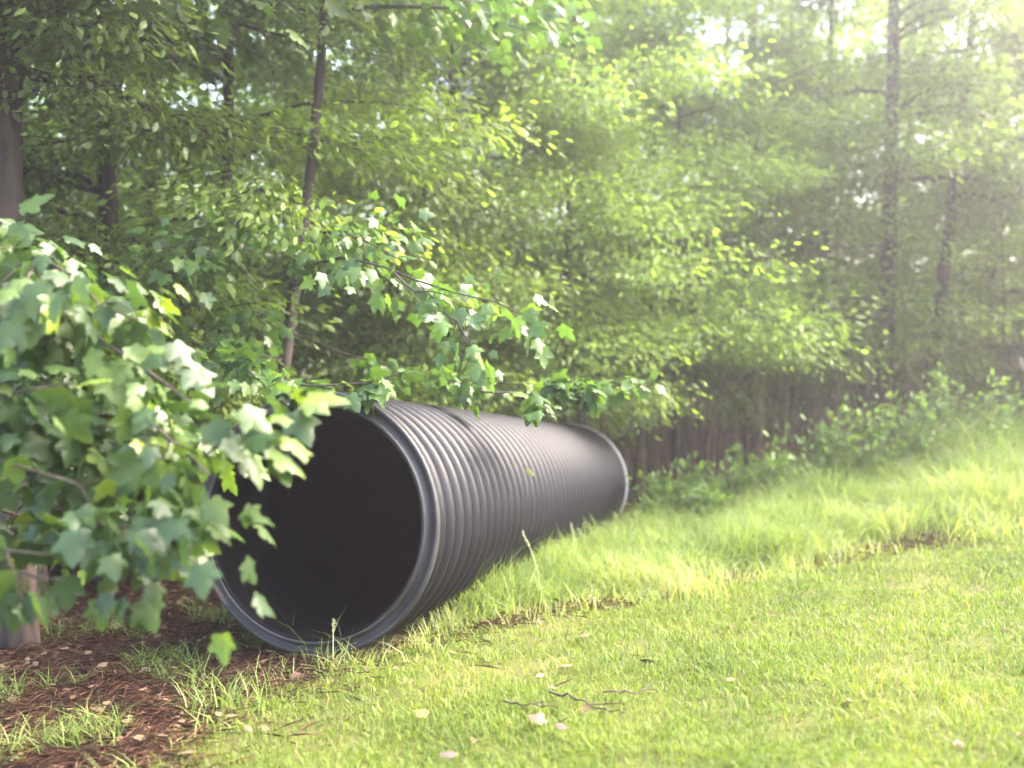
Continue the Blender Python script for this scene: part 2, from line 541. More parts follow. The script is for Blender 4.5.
def tall_tone(pts):
    # tufts of dead straw-coloured blades near the mown edge
    e = interp_ext(pts[:, 0], edge_lawn[:, 0], edge_lawn[:, 1])
    near_edge = np.exp(-((pts[:, 1] - e) / .45) ** 2)
    tuft = (np.sin(pts[:, 0] * 6.1 + 1.0) * np.sin(pts[:, 1] * 5.3 + pts[:, 0] * 2) > .35)
    pale = .5 + .5 * np.sin(pts[:, 0] * 2.9 + 2 * np.sin(pts[:, 1] * 2.3)) * np.sin(pts[:, 1] * 3.3 + pts[:, 0])
    return np.clip(RNG.random(len(pts)) * .7 + .35 * pale * RNG.random(len(pts)) + .5 * near_edge * RNG.random(len(pts)) + .5 * tuft * near_edge, 0, 1)


pts = scatter(80000, (-2, 14), (3, 16), w_tall, near=4.6, power=1.2)
n = len(pts); d = np.hypot(pts[:, 0], pts[:, 1])
e = interp_ext(pts[:, 0], edge_lawn[:, 0], edge_lawn[:, 1])
grow = np.clip(.62 + (pts[:, 1] - e) / 1.2, .5, 1)
grow *= .8 + .35 * np.sin(pts[:, 0] * 3.7 + pts[:, 1]) * np.sin(pts[:, 1] * 2.9)
hg = np.where(RNG.random(n) < .05, 1.35, 1) * RNG.uniform(.20, .66, n) * grow * np.clip(.74 + (pts[:, 0]) * .065, .6, 1.15)
o = blades('tall_grass', pts, hg, RNG.uniform(.0045, .008, n) * (1 + .14 * np.maximum(d - 4, 0)), RNG.uniform(.25, 1.25, n), M_tall, 3, tone=tall_tone(pts))
tag(o, 'tall unmown pale green grass on the bank beside the pipe', 'grass', kind='stuff')

# sparse grass in the straw and in front of the pipe mouth


def w_sparse(x, y):
    l, t, b, w = zones(x, y)
    c = np.sin(x * 4.9 + 1.4) * np.sin(y * 5.7 + x * 2.0) + .4 * np.sin(x * 11 + y * 7)
    return b * (c > .32) * np.clip(1.2 - .2 * np.abs(x + .5), .15, 1) * ~in_pipe(x, y, -.02) * (y < 7)


pts = scatter(4800, (-4, 1), (1.5, 6.5), w_sparse, near=4, power=1)
n = len(pts)
o = blades('sparse_grass', pts, RNG.uniform(.05, .20, n), RNG.uniform(.004, .007, n), RNG.uniform(.5, 1.6, n), M_tall, 3, tone=RNG.random(n) * .6)
tag(o, 'thin arching grass blades coming up through the brown pine straw', 'grass', kind='stuff')


# seed stalks: long thin stalks leaning over the pipe
def stalk(px, py, L, lean, label, tilt):
    b = hit(px, py)
    ac = float((b[:2] - P0[:2]) @ side_xy)
    if 0 < float((b[:2] - P0[:2]) @ axis_xy) < L_xy and ac < .80:
        b[:2] += side_xy * (.80 - ac)
    b[2] = gz(b[0], b[1])
    pts = [b + np.array([lean[0] * t ** 1.7 * L, lean[1] * t ** 1.7 * L, L * (t - tilt * t ** 2.5)]) for t in np.linspace(0, 1, 9)]
    tb = Tubes(); tb.add(np.array(pts) - b, np.linspace(.0042, .0025, 9), 5)
    root = thing('grass_stalk', b, label, 'grass stalk', 'seed stalks rising above the tall grass')
    tb.build('stem', M_stem_pale, root)
    p0, p1 = np.array(pts[-3]) - b, np.array(pts[-1]) - b
    N = 60
    t = np.linspace(0, 1, N)
    ps = p0 + (p1 - p0) * t[:, None]
    dr = (p1 - p0) / np.linalg.norm(p1 - p0) + RNG.normal(0, .45, (N, 3))
    leaf_mesh('seed_head', SIMPLE, ps, dr, RNG.normal(0, 1, (N, 3)), RNG.uniform(.014, .022, N), M_stem_pale, root)
    return root


M_stem_pale = straw_litter_mat('straw_stem', [(0, (.42, .44, .24)), (1, (.55, .52, .34))])
for a in [(505, 600, .50, (-.25, .1), 'pale seed stalk standing in front of the corrugated pipe, nearest the pipe mouth', .1),
          (530, 580, .42, (-.12, .1), 'pale upright seed stalk midway along the corrugated pipe', .05),
          (560, 566, .62, (-1.05, .0), 'long seed stalk arching leftwards over the lower side of the pipe', .5),
          (594, 552, .40, (-.5, .1), 'short bent seed stalk by the far third of the pipe', .35),
          (333, 668, .22, (.02, 0), 'single thin upright stalk in front of the bottom of the pipe mouth', .0)]:
    stalk(*a)

# ------------------------------------------------------------------ litter
def w_bare(x, y):
    l, t, b, w = zones(x, y)
    e = interp_ext(x, edge_lawn[:, 0], edge_lawn[:, 1])
    b = b + .55 * (t + l) * np.exp(-((y - e - .06) / .22) ** 2)
    return np.clip(b + .5 * w, 0, 1) * ~in_pipe(x, y, -.04) * (y < 9)


pts = scatter(78000, (-6, 5.5), (1.2, 9), w_bare, near=4, power=1.2)
n = len(pts); az = RNG.uniform(0, 2 * math.pi, n)
pos = np.stack([pts[:, 0], pts[:, 1], ground(pts[:, 0], pts[:, 1]) + RNG.uniform(.0, .018, n)], -1)
dr = np.stack([np.cos(az), np.sin(az), RNG.normal(0, .15, n)], -1)
needle = (np.array([(0, 0, 0), (.011, .5, .05), (0, 1, 0), (-.011, .5, .05)], float), np.array([(0, 1, 2), (0, 2, 3)]))
o = leaf_mesh('pine_straw_litter', needle, pos, dr, np.tile([0, 0, 1.], (n, 1)) + RNG.normal(0, .3, (n, 3)), RNG.uniform(.07, .17, n), M_straw)
tag(o, 'reddish brown pine straw left of the pipe mouth and along the edge of the mown lawn', 'pine straw', kind='stuff')

pts = scatter(4200, (-7, 9), (1.2, 15), lambda x, y: (lambda z: np.clip(z[2] * .5 + z[3] * .6 + z[1] * .07 + z[0] * .035, 0, 1))(zones(x, y)) * ~in_pipe(x, y, -.04), near=4, power=1)
n = len(pts); az = RNG.uniform(0, 2 * math.pi, n)
pos = np.stack([pts[:, 0], pts[:, 1], ground(pts[:, 0], pts[:, 1]) + RNG.uniform(.015, .03, n)], -1)
dr = np.stack([np.cos(az), np.sin(az), RNG.normal(0, .2, n)], -1)
o = leaf_mesh('leaf_litter', OVAL, pos, dr, np.tile([0, 0, 1.], (n, 1)) + RNG.normal(0, .35, (n, 3)), RNG.uniform(.03, .075, n), M_litter)
tag(o, 'scattered dry brown leaves on the ground and among the grass', 'leaf litter', kind='stuff')


def colour_mat(name, c, rough=.6):
    m, nt, N, L = new_mat(name)
    tc = N.new('ShaderNodeTexCoord'); ns = N.new('ShaderNodeTexNoise'); ns.inputs['Scale'].default_value = 30
    L.new(tc.outputs['Object'], ns.inputs['Vector'])
    r = ramp(N, [(.3, tuple(v * .75 for v in c)), (.7, c)]); L.new(ns.outputs['Fac'], r.inputs[0])
    p = N.new('ShaderNodeBsdfPrincipled'); L.new(r.outputs[0], p.inputs['Base Color']); p.inputs['Roughness'].default_value = rough
    o = N.new('ShaderNodeOutputMaterial'); L.new(p.outputs[0], o.inputs[0])
    return m


fallen = [(428, 728, .055, (.26, .20, .045), LOBED, 'yellow fallen leaf on the mown grass'),
          (459, 762, .075, (.11, .08, .06), OVAL, 'pale pinkish dry leaf at the bottom edge of the lawn'),
          (536, 682, .055, (.34, .15, .09), OVAL, 'small reddish brown leaf lying on the lawn'),
          (535, 735, .07, (.15, .09, .06), LOBED, 'curled brown leaf just beside the dark fallen twig'),
          (514, 618, .07, (.19, .17, .10), OVAL, 'pale straw coloured leaf caught in the grass below the pipe'),
          (722, 597, .035, (.4, .4, .38), OVAL, 'tiny white scrap at the edge of the tall grass'),
          (568, 745, .06, (.12, .08, .06), OVAL, 'tan dry leaf by the dark fallen twig, lower right of it')]
for px, py, s, c, tm, lab in fallen:
    b = hit(px, py); b[2] = gz(b[0], b[1])
    o = leaf_mesh('fallen_leaf', tm, np.array([[0, 0, .045]]), np.array([[RNG.normal(), RNG.normal(), .15]]), np.array([[.1, -.25, 1.]]), np.array([s]),
                  colour_mat('fallen_leaf_colour', c))
    o.location = b
    tag(o, lab, 'leaf')


def ground_twig(pix, r, label, lift=.045):
    P = []
    for px, py in pix:
        b = hit(px, py); b[2] = gz(b[0], b[1]) + lift; P.append(b)
    P = resample(P, 12); P[:, 2] += RNG.normal(0, .004, 12); P[:, :2] += RNG.normal(0, .008, (12, 2))
    tb = Tubes(); tb.add(P - P[0], np.linspace(r, r * .45, 12), 6, .15)
    k = 6
    dv = (P[k + 2] - P[k]) * 1.4 + np.array([.04, .05, .01])
    tb.add(np.array([P[k], P[k] + dv * .5, P[k] + dv]) - P[0], [r * .6, r * .5, r * .3], 5, .15)
    o = tb.build('fallen_twig', M_twig); o.location = P[0]
    return tag(o, label, 'twig', 'twigs on the lawn')


ground_twig([(552, 706), (575, 712), (600, 716), (625, 722)], .0055, 'dark bent twig lying on the lawn in the middle of the foreground')
ground_twig([(602, 704), (630, 702), (660, 696)], .005, 'shorter brown twig on the lawn, just behind the bent twig')
ground_twig([(505, 712), (535, 718), (560, 722)], .0045, 'thin twig at the left end of the twigs on the lawn')

# ------------------------------------------------------------------ pipe
def revolve(name, prof, mat, parent, seg=128):
    """prof: list of (s along axis, radius); open strip revolved about local +Y... axis AX, origin P0"""
    a = np.array(AX)
    u = np.cross(a, [0, 0, 1.]); u /= np.linalg.norm(u); v = np.cross(u, a)
    prof = np.array(prof)
    ang = np.linspace(0, 2 * math.pi, seg, endpoint=False)
    # slight sag: pipe is a touch out of round
    V = (prof[:, 0][:, None, None] * a + prof[:, 1][:, None, None] * (np.cos(ang)[None, :, None] * u * 1.004 + np.sin(ang)[None, :, None] * v * .996))
    m = len(prof)
    i, j = np.meshgrid(np.arange(m - 1), np.arange(seg), indexing='ij'); j2 = (j + 1) % seg
    q = np.stack([i * seg + j, (i + 1) * seg + j, (i + 1) * seg + j2, i * seg + j2], -1).reshape(-1, 4)
    return mesh_obj(name, V.reshape(-1, 3), q, 4, mat, parent, smooth=True)


pipe = thing('corrugated_pipe', P0, 'large black corrugated plastic drainage pipe lying on the grass at the wood edge', 'pipe')
RI, RV, RC = .600, .628, .690
pitch = .144
ncor = int((PL - .10) / pitch)
prof = []
s0 = .055
for k in range(ncor):
    b = s0 + k * pitch
    for t, r in [(0, 0), (.07, .04), (.14, .24), (.21, .55), (.29, .82), (.38, .96), (.46, 1.0), (.54, .96), (.63, .82), (.71, .55), (.78, .24), (.85, .04), (.92, 0)]:
        prof.append((b + t * pitch, RV + (RC - RV) * r))
end = s0 + ncor * pitch
prof.append((end, RV))
revolve('corrugated_shell', [(s0 - .004, RI + .014)] + prof, M_pipe, pipe, 160)
# inner liner, faintly rippled
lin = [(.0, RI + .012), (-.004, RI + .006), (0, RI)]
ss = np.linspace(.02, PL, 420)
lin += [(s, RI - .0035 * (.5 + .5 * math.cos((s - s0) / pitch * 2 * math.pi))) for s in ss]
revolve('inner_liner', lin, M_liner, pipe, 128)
# near mouth: cut spigot wall and lip
revolve('mouth_rim', [(.030, RI + .0125), (-.010, RI + .0125), (-.013, RI + .016), (-.013, RI + .026), (-.008, RI + .030), (.020, RI + .033), (.024, RI + .040),
                      (.022, RI + .062), (.012, RI + .070), (.010, RI + .082), (.018, RI + .090), (.050, RI + .088), (.057, RI + .06)], M_rim, pipe, 160)
revolve('far_rim', [(end + .002, RV - .004), (end + .004, RC + .001), (end + .008, RC + .006), (end + .024, RC + .006), (end + .030, RC), (end + .032, RI + .004), (end + .02, RI + .002)],
        M_gasket, pipe, 160)

# ------------------------------------------------------------------ trees
def spray_leaves(P, radii_side, n, size, droop=.4, flat=.45, updir=.9):
    """leaves around a polyline P: positions, directions, normals, sizes"""
    m = len(P)
    t = RNG.random(n) ** .8 * (m - 1)
    i = np.minimum(t.astype(int), m - 2); f = (t - i)[:, None]
    c = P[i] * (1 - f) + P[i + 1] * f
    tg = P[i + 1] - P[i]; tg /= np.maximum(np.linalg.norm(tg, axis=1, keepdims=True), 1e-9)
    off = np.clip(RNG.normal(0, 1, (n, 3)), -1.7, 1.7) * radii_side
    off[:, 2] *= flat
    pos = c + off
    dr = tg * .8 + off / radii_side * .5 + RNG.normal(0, .35, (n, 3)); dr[:, 2] -= droop
    nr = RNG.normal(0, .45, (n, 3)); nr[:, 2] += updir
    return pos, dr, nr, RNG.uniform(.5, 1.3, n) * size


def grow_tree(name, label, cat, base, height, trunk_r, lean=(0, 0), crown_from=.25, spread=2.0, nbr=26, lpb=380, leaf=.10, mat=None, bark=None,
              tmpl=SIMPLE, spr=.26, group=None, up=.25, top_taper=.35, face=None, seed=0, flat=.38, wob=.05):
    rs = np.random.default_rng(seed + 1000)
    base = np.array([base[0], base[1], gz(base[0], base[1]) - .05])
    root = thing(name, base, label, cat, group)
    T = Tubes(); T.off = base
    n = 14
    t = np.linspace(0, 1, n)
    tp = np.stack([lean[0] * height * t + wob * np.cumsum(rs.normal(0, .5, n)) * t, lean[1] * height * t + wob * np.cumsum(rs.normal(0, .5, n)) * t, height * t], -1)
    rad = trunk_r * (1 - .82 * t) ; rad[0] *= 1.35; rad[1] *= 1.08
    T.add(resample(tp, 24), np.interp(np.linspace(0, 1, 24), t, rad), 10, .07)
    POS, DIR, NRM, SZ = [], [], [], []
    for k in range(nbr):
        h = crown_from + (1 - crown_from) * ((k + rs.random()) / nbr)
        h = min(h, .985)
        a = k * 2.39996 + rs.normal(0, .35)
        if face is not None and rs.random() < .45:
            a = face + rs.normal(0, .7)
        c = np.array([np.interp(h, t, tp[:, j]) for j in range(3)])
        r0 = np.interp(h, t, rad)
        hh = (h - crown_from) / (1 - crown_from)
        L = spread * rs.uniform(.6, 1.15) * (1 - (1 - top_taper) * hh ** 1.5)
        ue = up * rs.uniform(.3, 1.5)
        m = 7
        q = np.linspace(0, 1, m)
        dirv = np.array([math.cos(a), math.sin(a)])
        bx = c[0] + dirv[0] * L * q + np.cumsum(rs.normal(0, .05, m)) * L * .35
        by = c[1] + dirv[1] * L * q + np.cumsum(rs.normal(0, .05, m)) * L * .35
        bz = c[2] + L * (ue * q - .34 * q ** 2) + rs.normal(0, .02, m)
        bp = np.stack([bx, by, bz], -1); bp[0] = c
        T.add(bp, np.linspace(max(r0 * .42, .006), .004, m), 5)
        nsub = 5
        per = int(1.75 * lpb / (nsub + 1) * (L / spread + .2))
        pp = spray_leaves(bp[2:], spr * .8, per, leaf, flat=flat)
        for A, B in zip((POS, DIR, NRM, SZ), pp): A.append(B)
        for s in range(nsub):
            j = rs.integers(2, m)
            aa = a + rs.choice([-1, 1]) * rs.uniform(.4, 1.2)
            l2 = L * rs.uniform(.25, .55)
            e = bp[j] + np.array([math.cos(aa) * l2, math.sin(aa) * l2, -l2 * rs.uniform(-.12, .35)])
            sp_ = resample([bp[j], (bp[j] + e) / 2 + [0, 0, .06 * l2], e], 4)
            T.add(sp_, [.006, .005, .004, .002], 4)
            pp = spray_leaves(sp_, spr, per, leaf, flat=flat)
            for A, B in zip((POS, DIR, NRM, SZ), pp): A.append(B)
    T.build('trunk', bark or M_bark_dark, root)
    leaf_mesh('crown', tmpl, np.concatenate(POS), np.concatenate(DIR), np.concatenate(NRM), np.concatenate(SZ), mat or M_wood[0], root)
    return root


def px_xy(px, d):
    return ((px - 512) / F * d, d * cp)


# --- front maple whose leafy boughs hang across the left of the picture
def bough(T, pix, r0, n, size, spr, acc, seed=0, droop=.8, subs=5, updir=.7):
    P = resample([at(*p) for p in pix], 12)
    P[1:, :] += RNG.normal(0, .012, (11, 3))
    T.add(P, np.linspace(r0, .003, 12), 6, .05)
    per = max(1, int(n / (subs + 1)))
    for A, B in zip(acc, spray_leaves(P[3:], spr * .7, per, size, droop=droop, flat=.7, updir=updir)): A.append(B)
    for s in range(subs):
        j = RNG.integers(3, 12)
        dv = P[min(j + 1, 11)] - P[j - 1]; dv /= np.linalg.norm(dv)
        e = P[j] + dv * spr * .8 + RNG.normal(0, 1, 3) * spr * np.array([.6, .5, .6]) + [0, 0, -.4 * spr]
        q = resample([P[j], (P[j] + e) / 2 + [0, 0, .03], e], 5)
        T.add(q, np.linspace(.004, .0015, 5), 4)
        for A, B in zip(acc, spray_leaves(q, spr * .55, per, size, droop=droop, flat=.7, updir=updir)): A.append(B)


def petioles(T, pos, dr, size):
    pass


def bough_tree(name, label, cat, base, trunk_pts, r0, r1, boughs, mat, bark, tmpl, extra=None, group=None):
    base = np.array([base[0], base[1], gz(base[0], base[1]) - .05])
    root = thing(name, base, label, cat, group)
    T = Tubes()
    TP = resample([base] + [np.array(p) for p in trunk_pts], 26)
    rr = np.linspace(r0, r1, 26); rr[0] *= 1.35; rr[1] *= 1.15
    T.add(TP, rr, 12, .08)
    acc = ([], [], [], [])
    for b in boughs:
        bough(T, acc=acc, **b)
    if extra:
        extra(T, acc, TP)
    T.build('trunk', bark, root, offset=base)
    leaf_mesh('crown', tmpl, np.concatenate(acc[0]), np.concatenate(acc[1]), np.concatenate(acc[2]), np.concatenate(acc[3]), mat, root, offset=base)
    return root


def upper_crown(hfrom, hto, spread, nbr, lpb, size, spr, face=None):
    def f(T, acc, TP):
        for k in range(nbr):
            z = hfrom + (hto - hfrom) * (k + RNG.random()) / nbr
            i = int(np.argmin(np.abs(TP[:, 2] - z))); c = TP[i]
            a = k * 2.4 + RNG.normal(0, .3)
            if face is not None and RNG.random() < .4: a = face + RNG.normal(0, .6)
            L = spread * RNG.uniform(.6, 1.1)
            q = np.linspace(0, 1, 6)[:, None]
            bp = c + np.array([math.cos(a), math.sin(a), 0]) * L * q + np.array([0, 0, 1]) * L * (.3 * q - .35 * q ** 2) + RNG.normal(0, .03, (6, 3)) * q
            T.add(bp, np.linspace(.022, .004, 6), 5)
            for A, B in zip(acc, spray_leaves(bp[1:], spr, lpb, size, droop=.5, flat=.45)): A.append(B)
    return f


RNG = np.random.default_rng(SEED_MAPLE)
mb = px_xy(14, 5.3)
BG = dict(size=.096, spr=.15, droop=.85)
front_boughs = [
    dict(pix=[(40, 380, 4.4), (22, 320, 3.8), (92, 330, 3.1), (162, 372, 2.9), (207, 415, 2.75)], r0=.018, n=180, **BG),
    dict(pix=[(40, 420, 4.4), (52, 400, 3.6), (122, 420, 3.0), (172, 438, 2.8), (202, 452, 2.7)], r0=.016, n=172, **BG),
    dict(pix=[(40, 480, 4.4), (52, 450, 3.5), (128, 466, 3.0), (148, 491, 2.8), (166, 521, 2.7)], r0=.015, n=116, **BG),
    dict(pix=[(40, 500, 4.4), (22, 510, 3.6), (78, 511, 2.9), (118, 526, 2.7), (133, 541, 2.6)], r0=.015, n=83, **BG),
    dict(pix=[(30, 540, 4.4), (-78, 530, 3.4), (-28, 540, 2.7), (12, 550, 2.55), (47, 555, 2.5)], r0=.012, n=49, **BG),
    dict(pix=[(40, 300, 4.4), (-18, 250, 3.8), (32, 255, 3.3), (92, 285, 3.1), (137, 320, 3.0)], r0=.016, n=152, **BG),
    dict(pix=[(40, 330, 4.4), (-68, 300, 3.7), (-38, 260, 3.3), (2, 250, 3.2), (42, 270, 3.1)], r0=.014, n=110, **BG),
    dict(pix=[(40, 440, 4.4), (-68, 420, 3.6), (-38, 400, 3.0), (12, 385, 2.9), (72, 385, 2.8)], r0=.014, n=124, **BG),
    dict(pix=[(30, 520, 4.4), (-88, 470, 3.4), (-48, 450, 3.0), (2, 460, 2.8), (72, 480, 2.7)], r0=.012, n=83, **BG),
    dict(pix=[(40, 360, 4.4), (62, 360, 3.9), (122, 380, 3.5), (162, 400, 3.4)], r0=.012, n=152, **BG),
    dict(pix=[(40, 490, 4.6), (62, 500, 3.6), (138, 536, 2.9), (160, 536, 2.7), (180, 554, 2.6)], r0=.010, n=44, **BG),
    dict(pix=[(40, 520, 4.6), (-8, 550, 3.4), (12, 570, 2.8), (37, 575, 2.6), (62, 580, 2.5)], r0=.010, n=30, **BG),
    dict(pix=[(40, 440, 4.6), (82, 410, 3.8), (142, 420, 3.2), (187, 450, 2.9), (207, 480, 2.8)], r0=.010, n=61, **BG),
    dict(pix=[(30, 520, 4.4), (-98, 540, 3.2), (-88, 550, 2.7), (-53, 560, 2.6), (-18, 570, 2.55)], r0=.010, n=27, **BG),
]
bough_tree('maple_tree', 'young maple with a pale brown trunk, its big lobed leaves hanging over the pipe mouth', 'tree',
           mb, [at(20, 560, 5.25), at(36, 400, 5.2), at(0, 270, 5.2), at(-70, 60, 5.2), at(-110, -150, 5.2), at(-130, -420, 5.3)], .085, .02,
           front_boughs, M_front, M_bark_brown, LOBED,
           extra=upper_crown(3.45, 6.2, 2.3, 26, 200, .12, .30))  # unseen upper crown, made dense to shade the left side

# --- sweetgum sapling behind the pipe: its boughs reach over the pipe top
RNG = np.random.default_rng(21)
sb = px_xy(283, 6.9)
SB = dict(size=.088, droop=.6)
side_boughs = [
    dict(pix=[(283, 360, 6.9), (235, 350, 6.0), (250, 385, 4.75), (310, 394, 4.55), (365, 385, 4.6), (415, 372, 4.85)], r0=.012, n=230, spr=.07, **SB),
    dict(pix=[(283, 330, 6.9), (330, 350, 6.6), (410, 372, 6.2), (490, 386, 5.9), (560, 390, 5.8)], r0=.008, n=150, spr=.08, **SB),
    dict(pix=[(480, 391, 5.75), (530, 396, 5.8), (600, 392, 5.9), (655, 386, 5.9)], r0=.008, n=150, spr=.08, **SB),
    dict(pix=[(520, 396, 5.7), (545, 408, 5.4), (556, 418, 5.4)], r0=.005, n=26, spr=.07, **SB),
    dict(pix=[(292, 290, 6.9), (330, 250, 5.6), (390, 270, 4.9), (440, 290, 4.7), (498, 306, 4.7)], r0=.014, n=125, spr=.17, **SB),
    dict(pix=[(390, 272, 4.9), (430, 298, 4.75), (462, 322, 4.65), (482, 355, 4.6)], r0=.007, n=40, spr=.11, **SB),
    dict(pix=[(298, 260, 6.9), (330, 225, 5.9), (370, 240, 5.4), (400, 262, 5.2)], r0=.012, n=130, spr=.22, **SB),
    dict(pix=[(300, 240, 6.9), (250, 230, 6.4), (200, 240, 6.0), (150, 250, 5.8)], r0=.012, n=190, spr=.25, **SB),
    dict(pix=[(290, 300, 6.9), (240, 320, 6.4), (215, 350, 6.0), (250, 380, 5.8)], r0=.010, n=150, spr=.25, **SB),
]
bough_tree('sweetgum_tree', 'slender leaning sweetgum whose low leafy boughs hang over the top of the pipe', 'tree',
           sb, [at(279, 400, 6.9), at(288, 330, 6.9), at(303, 240, 6.9), at(318, 100, 6.9), at(335, -120, 7.0), at(340, -300, 7.1)], .060, .02,
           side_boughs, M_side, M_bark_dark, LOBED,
           extra=upper_crown(3.9, 6.2, 2.0, 20, 240, .11, .30))

RNG = np.random.default_rng(31)
# --- trees of the wood edge, each placed where the photo shows its crown or trunk
GR = 'trees along the edge of the wood'
trees = [
    # px, depth, height, r, lean, crown_from, spread, nbr, lpb, leaf, mat, bark, label
    (884, 13.4, 10.5, .15, (.0, 0), .36, 2.4, 30, 480, .11, 0, 'd', 'tall dark straight trunk looking hazy at the right, the thicker of the two there'),
    (924, 13.6, 9.5, .11, (.10, .0), .38, 2.2, 26, 440, .11, 0, 'd', 'dark trunk leaning to the right beside the straight thick trunk'),
    (676, 13.2, 8.5, .06, (0, 0), .25, 2.2, 36, 520, .10, 1, 'd', 'thin trunked bright green tree directly behind the far end of the pipe'),
    (745, 15.5, 10.0, .12, (.0, 0), .22, 2.8, 36, 560, .11, 1, 'b', 'pale pinkish trunk showing through bright leaves right of the pipe'),
    (560, 11.4, 8.5, .07, (.02, 0), .27, 2.3, 36, 560, .10, 1, 'd', 'vivid green leafy tree over the far half of the pipe'),
    (465, 10.6, 8.5, .07, (-.02, 0), .20, 2.1, 34, 560, .10, 0, 'd', 'shaded green tree rising behind the middle of the pipe'),
    (385, 10.5, 9.0, .09, (.03, 0), .14, 2.4, 34, 560, .10, 2, 'd', 'dark leaved tree behind the leaning sweetgum'),
    (215, 8.0, 8.0, .08, (.04, 0), .18, 2.2, 36, 560, .10, 0, 'd', 'mid green tree above the maple leaves, upper left'),
    (110, 7.5, 8.0, .11, (.0, 0), .22, 2.2, 34, 560, .10, 2, 'd', 'dark trunked tree just right of the broad shaded trunk'),
    (4, 6.2, 8.5, .19, (.0, 0), .42, 2.2, 24, 520, .10, 0, 'd', 'broad dark shaded trunk at the left edge of the picture'),
    (20, 10.5, 9.5, .12, (.02, 0), .15, 2.7, 34, 560, .11, 2, 'd', 'deep green tree in shade behind the broad left trunk'),
    (990, 15.5, 10.0, .09, (-.01, 0), .22, 2.5, 32, 480, .11, 1, 'd', 'hazy slim tree second from the right edge'),
    (1065, 14.0, 9.5, .11, (.02, 0), .18, 2.3, 30, 480, .11, 0, 'd', 'hazy tree at the right edge of the picture'),
    (820, 15.0, 10.0, .08, (.0, 0), .17, 2.6, 34, 540, .11, 0, 'd', 'dense green tree filling the gap left of the straight thick trunk'),
    (640, 16.0, 11.0, .11, (-.02, 0), .15, 2.9, 34, 560, .12, 2, 'd', 'darker tree standing behind the bright one at the pipe end'),
    (510, 14.0, 11.0, .11, (.02, 0), .15, 2.8, 34, 560, .12, 0, 'd', 'tall tree behind the vivid green one'),
    (290, 13.0, 11.0, .12, (.0, 0), .15, 2.8, 34, 560, .12, 2, 'd', 'tall shaded tree far behind the leaning sweetgum'),
    (150, 12.5, 11.0, .12, (.02, 0), .15, 2.8, 34, 560, .12, 0, 'd', 'tall leafy tree behind the upper left foliage'),
    (720, 20.0, 12.0, .13, (.0, 0), .15, 3.2, 32, 560, .14, 2, 'd', 'far tree in the gap behind the pinkish trunk'),
    (905, 20.0, 12.0, .13, (.0, 0), .15, 3.2, 32, 560, .14, 1, 'd', 'pale hazy tree between the two dark right trunks'),
    (1100, 16.0, 10.0, .10, (.0, 0), .15, 2.8, 30, 500, .13, 0, 'd', 'tree cut off by the right edge, only its outer leaves showing'),
    (400, 20.0, 13.0, .13, (.0, 0), .15, 3.3, 32, 560, .14, 0, 'd', 'far tree behind the dark leaved tree'),
    (-90, 8.5, 9.0, .10, (.0, 0), .12, 2.6, 30, 520, .11, 2, 'd', 'tree cut off by the left edge, its leaves reaching in above the maple'),
    (580, 22.0, 13.0, .13, (.0, 0), .15, 3.4, 32, 560, .15, 1, 'd', 'far pale tree above the far end of the pipe'),
]
for i, (px, dp, h, r, lean, cf, spd, nbr, lpb, lf, mi, bk, lab) in enumerate(trees):
    grow_tree('woodland_tree', lab, 'tree', px_xy(px, dp), h, r, lean, cf, spd, nbr, lpb, lf * (.78 if dp < 11.5 else .95), M_wood[mi], M_bark_brown if bk == 'b' else M_bark_dark, tmpl=NARROW if dp < 11.5 else SIMPLE,
              group=GR, face=-math.pi / 2, seed=i, spr=.24 if dp < 11 else .30)

# --- thin bare-stemmed saplings of the dim understorey
sap = [(605, 12.2, 'leaning thin'), (648, 12.0, 'dark straight'), (700, 13.5, 'slender'), (775, 14.5, 'crooked'), (835, 14.0, 'upright'),
       (862, 16.0, 'pale'), (962, 15.0, 'short'), (1005, 13.8, 'straight'), (340, 9.5, 'thin'), (395, 9.2, 'twin-stemmed looking'), (455, 11.5, 'hair-thin')]
where = ['just above the far rim of the pipe', 'right of the far rim of the pipe', 'over the shaded gap right of the pipe', 'behind the weeds at the middle of the bank',
         'left of the thick hazy trunk', 'close behind the thick hazy trunk', 'between the leaning trunk and the right edge', 'near the right edge above the bank',
         'right of the sweetgum trunk', 'above the pipe mouth', 'above the middle of the pipe']
for i, ((px, dp, ad), wh) in enumerate(zip(sap, where)):
    grow_tree('sapling', f'{ad} sapling {wh}', 'sapling', px_xy(px, dp), RNG.uniform(3.2, 5.0), RNG.uniform(.018, .034), (RNG.normal(0, .05), 0), .38, .9, 12, 130, .085,
              M_wood[i % 3], M_bark_brown if i % 3 == 0 else M_bark_dark, group='saplings in the wood', seed=100 + i, spr=.2, wob=.04)

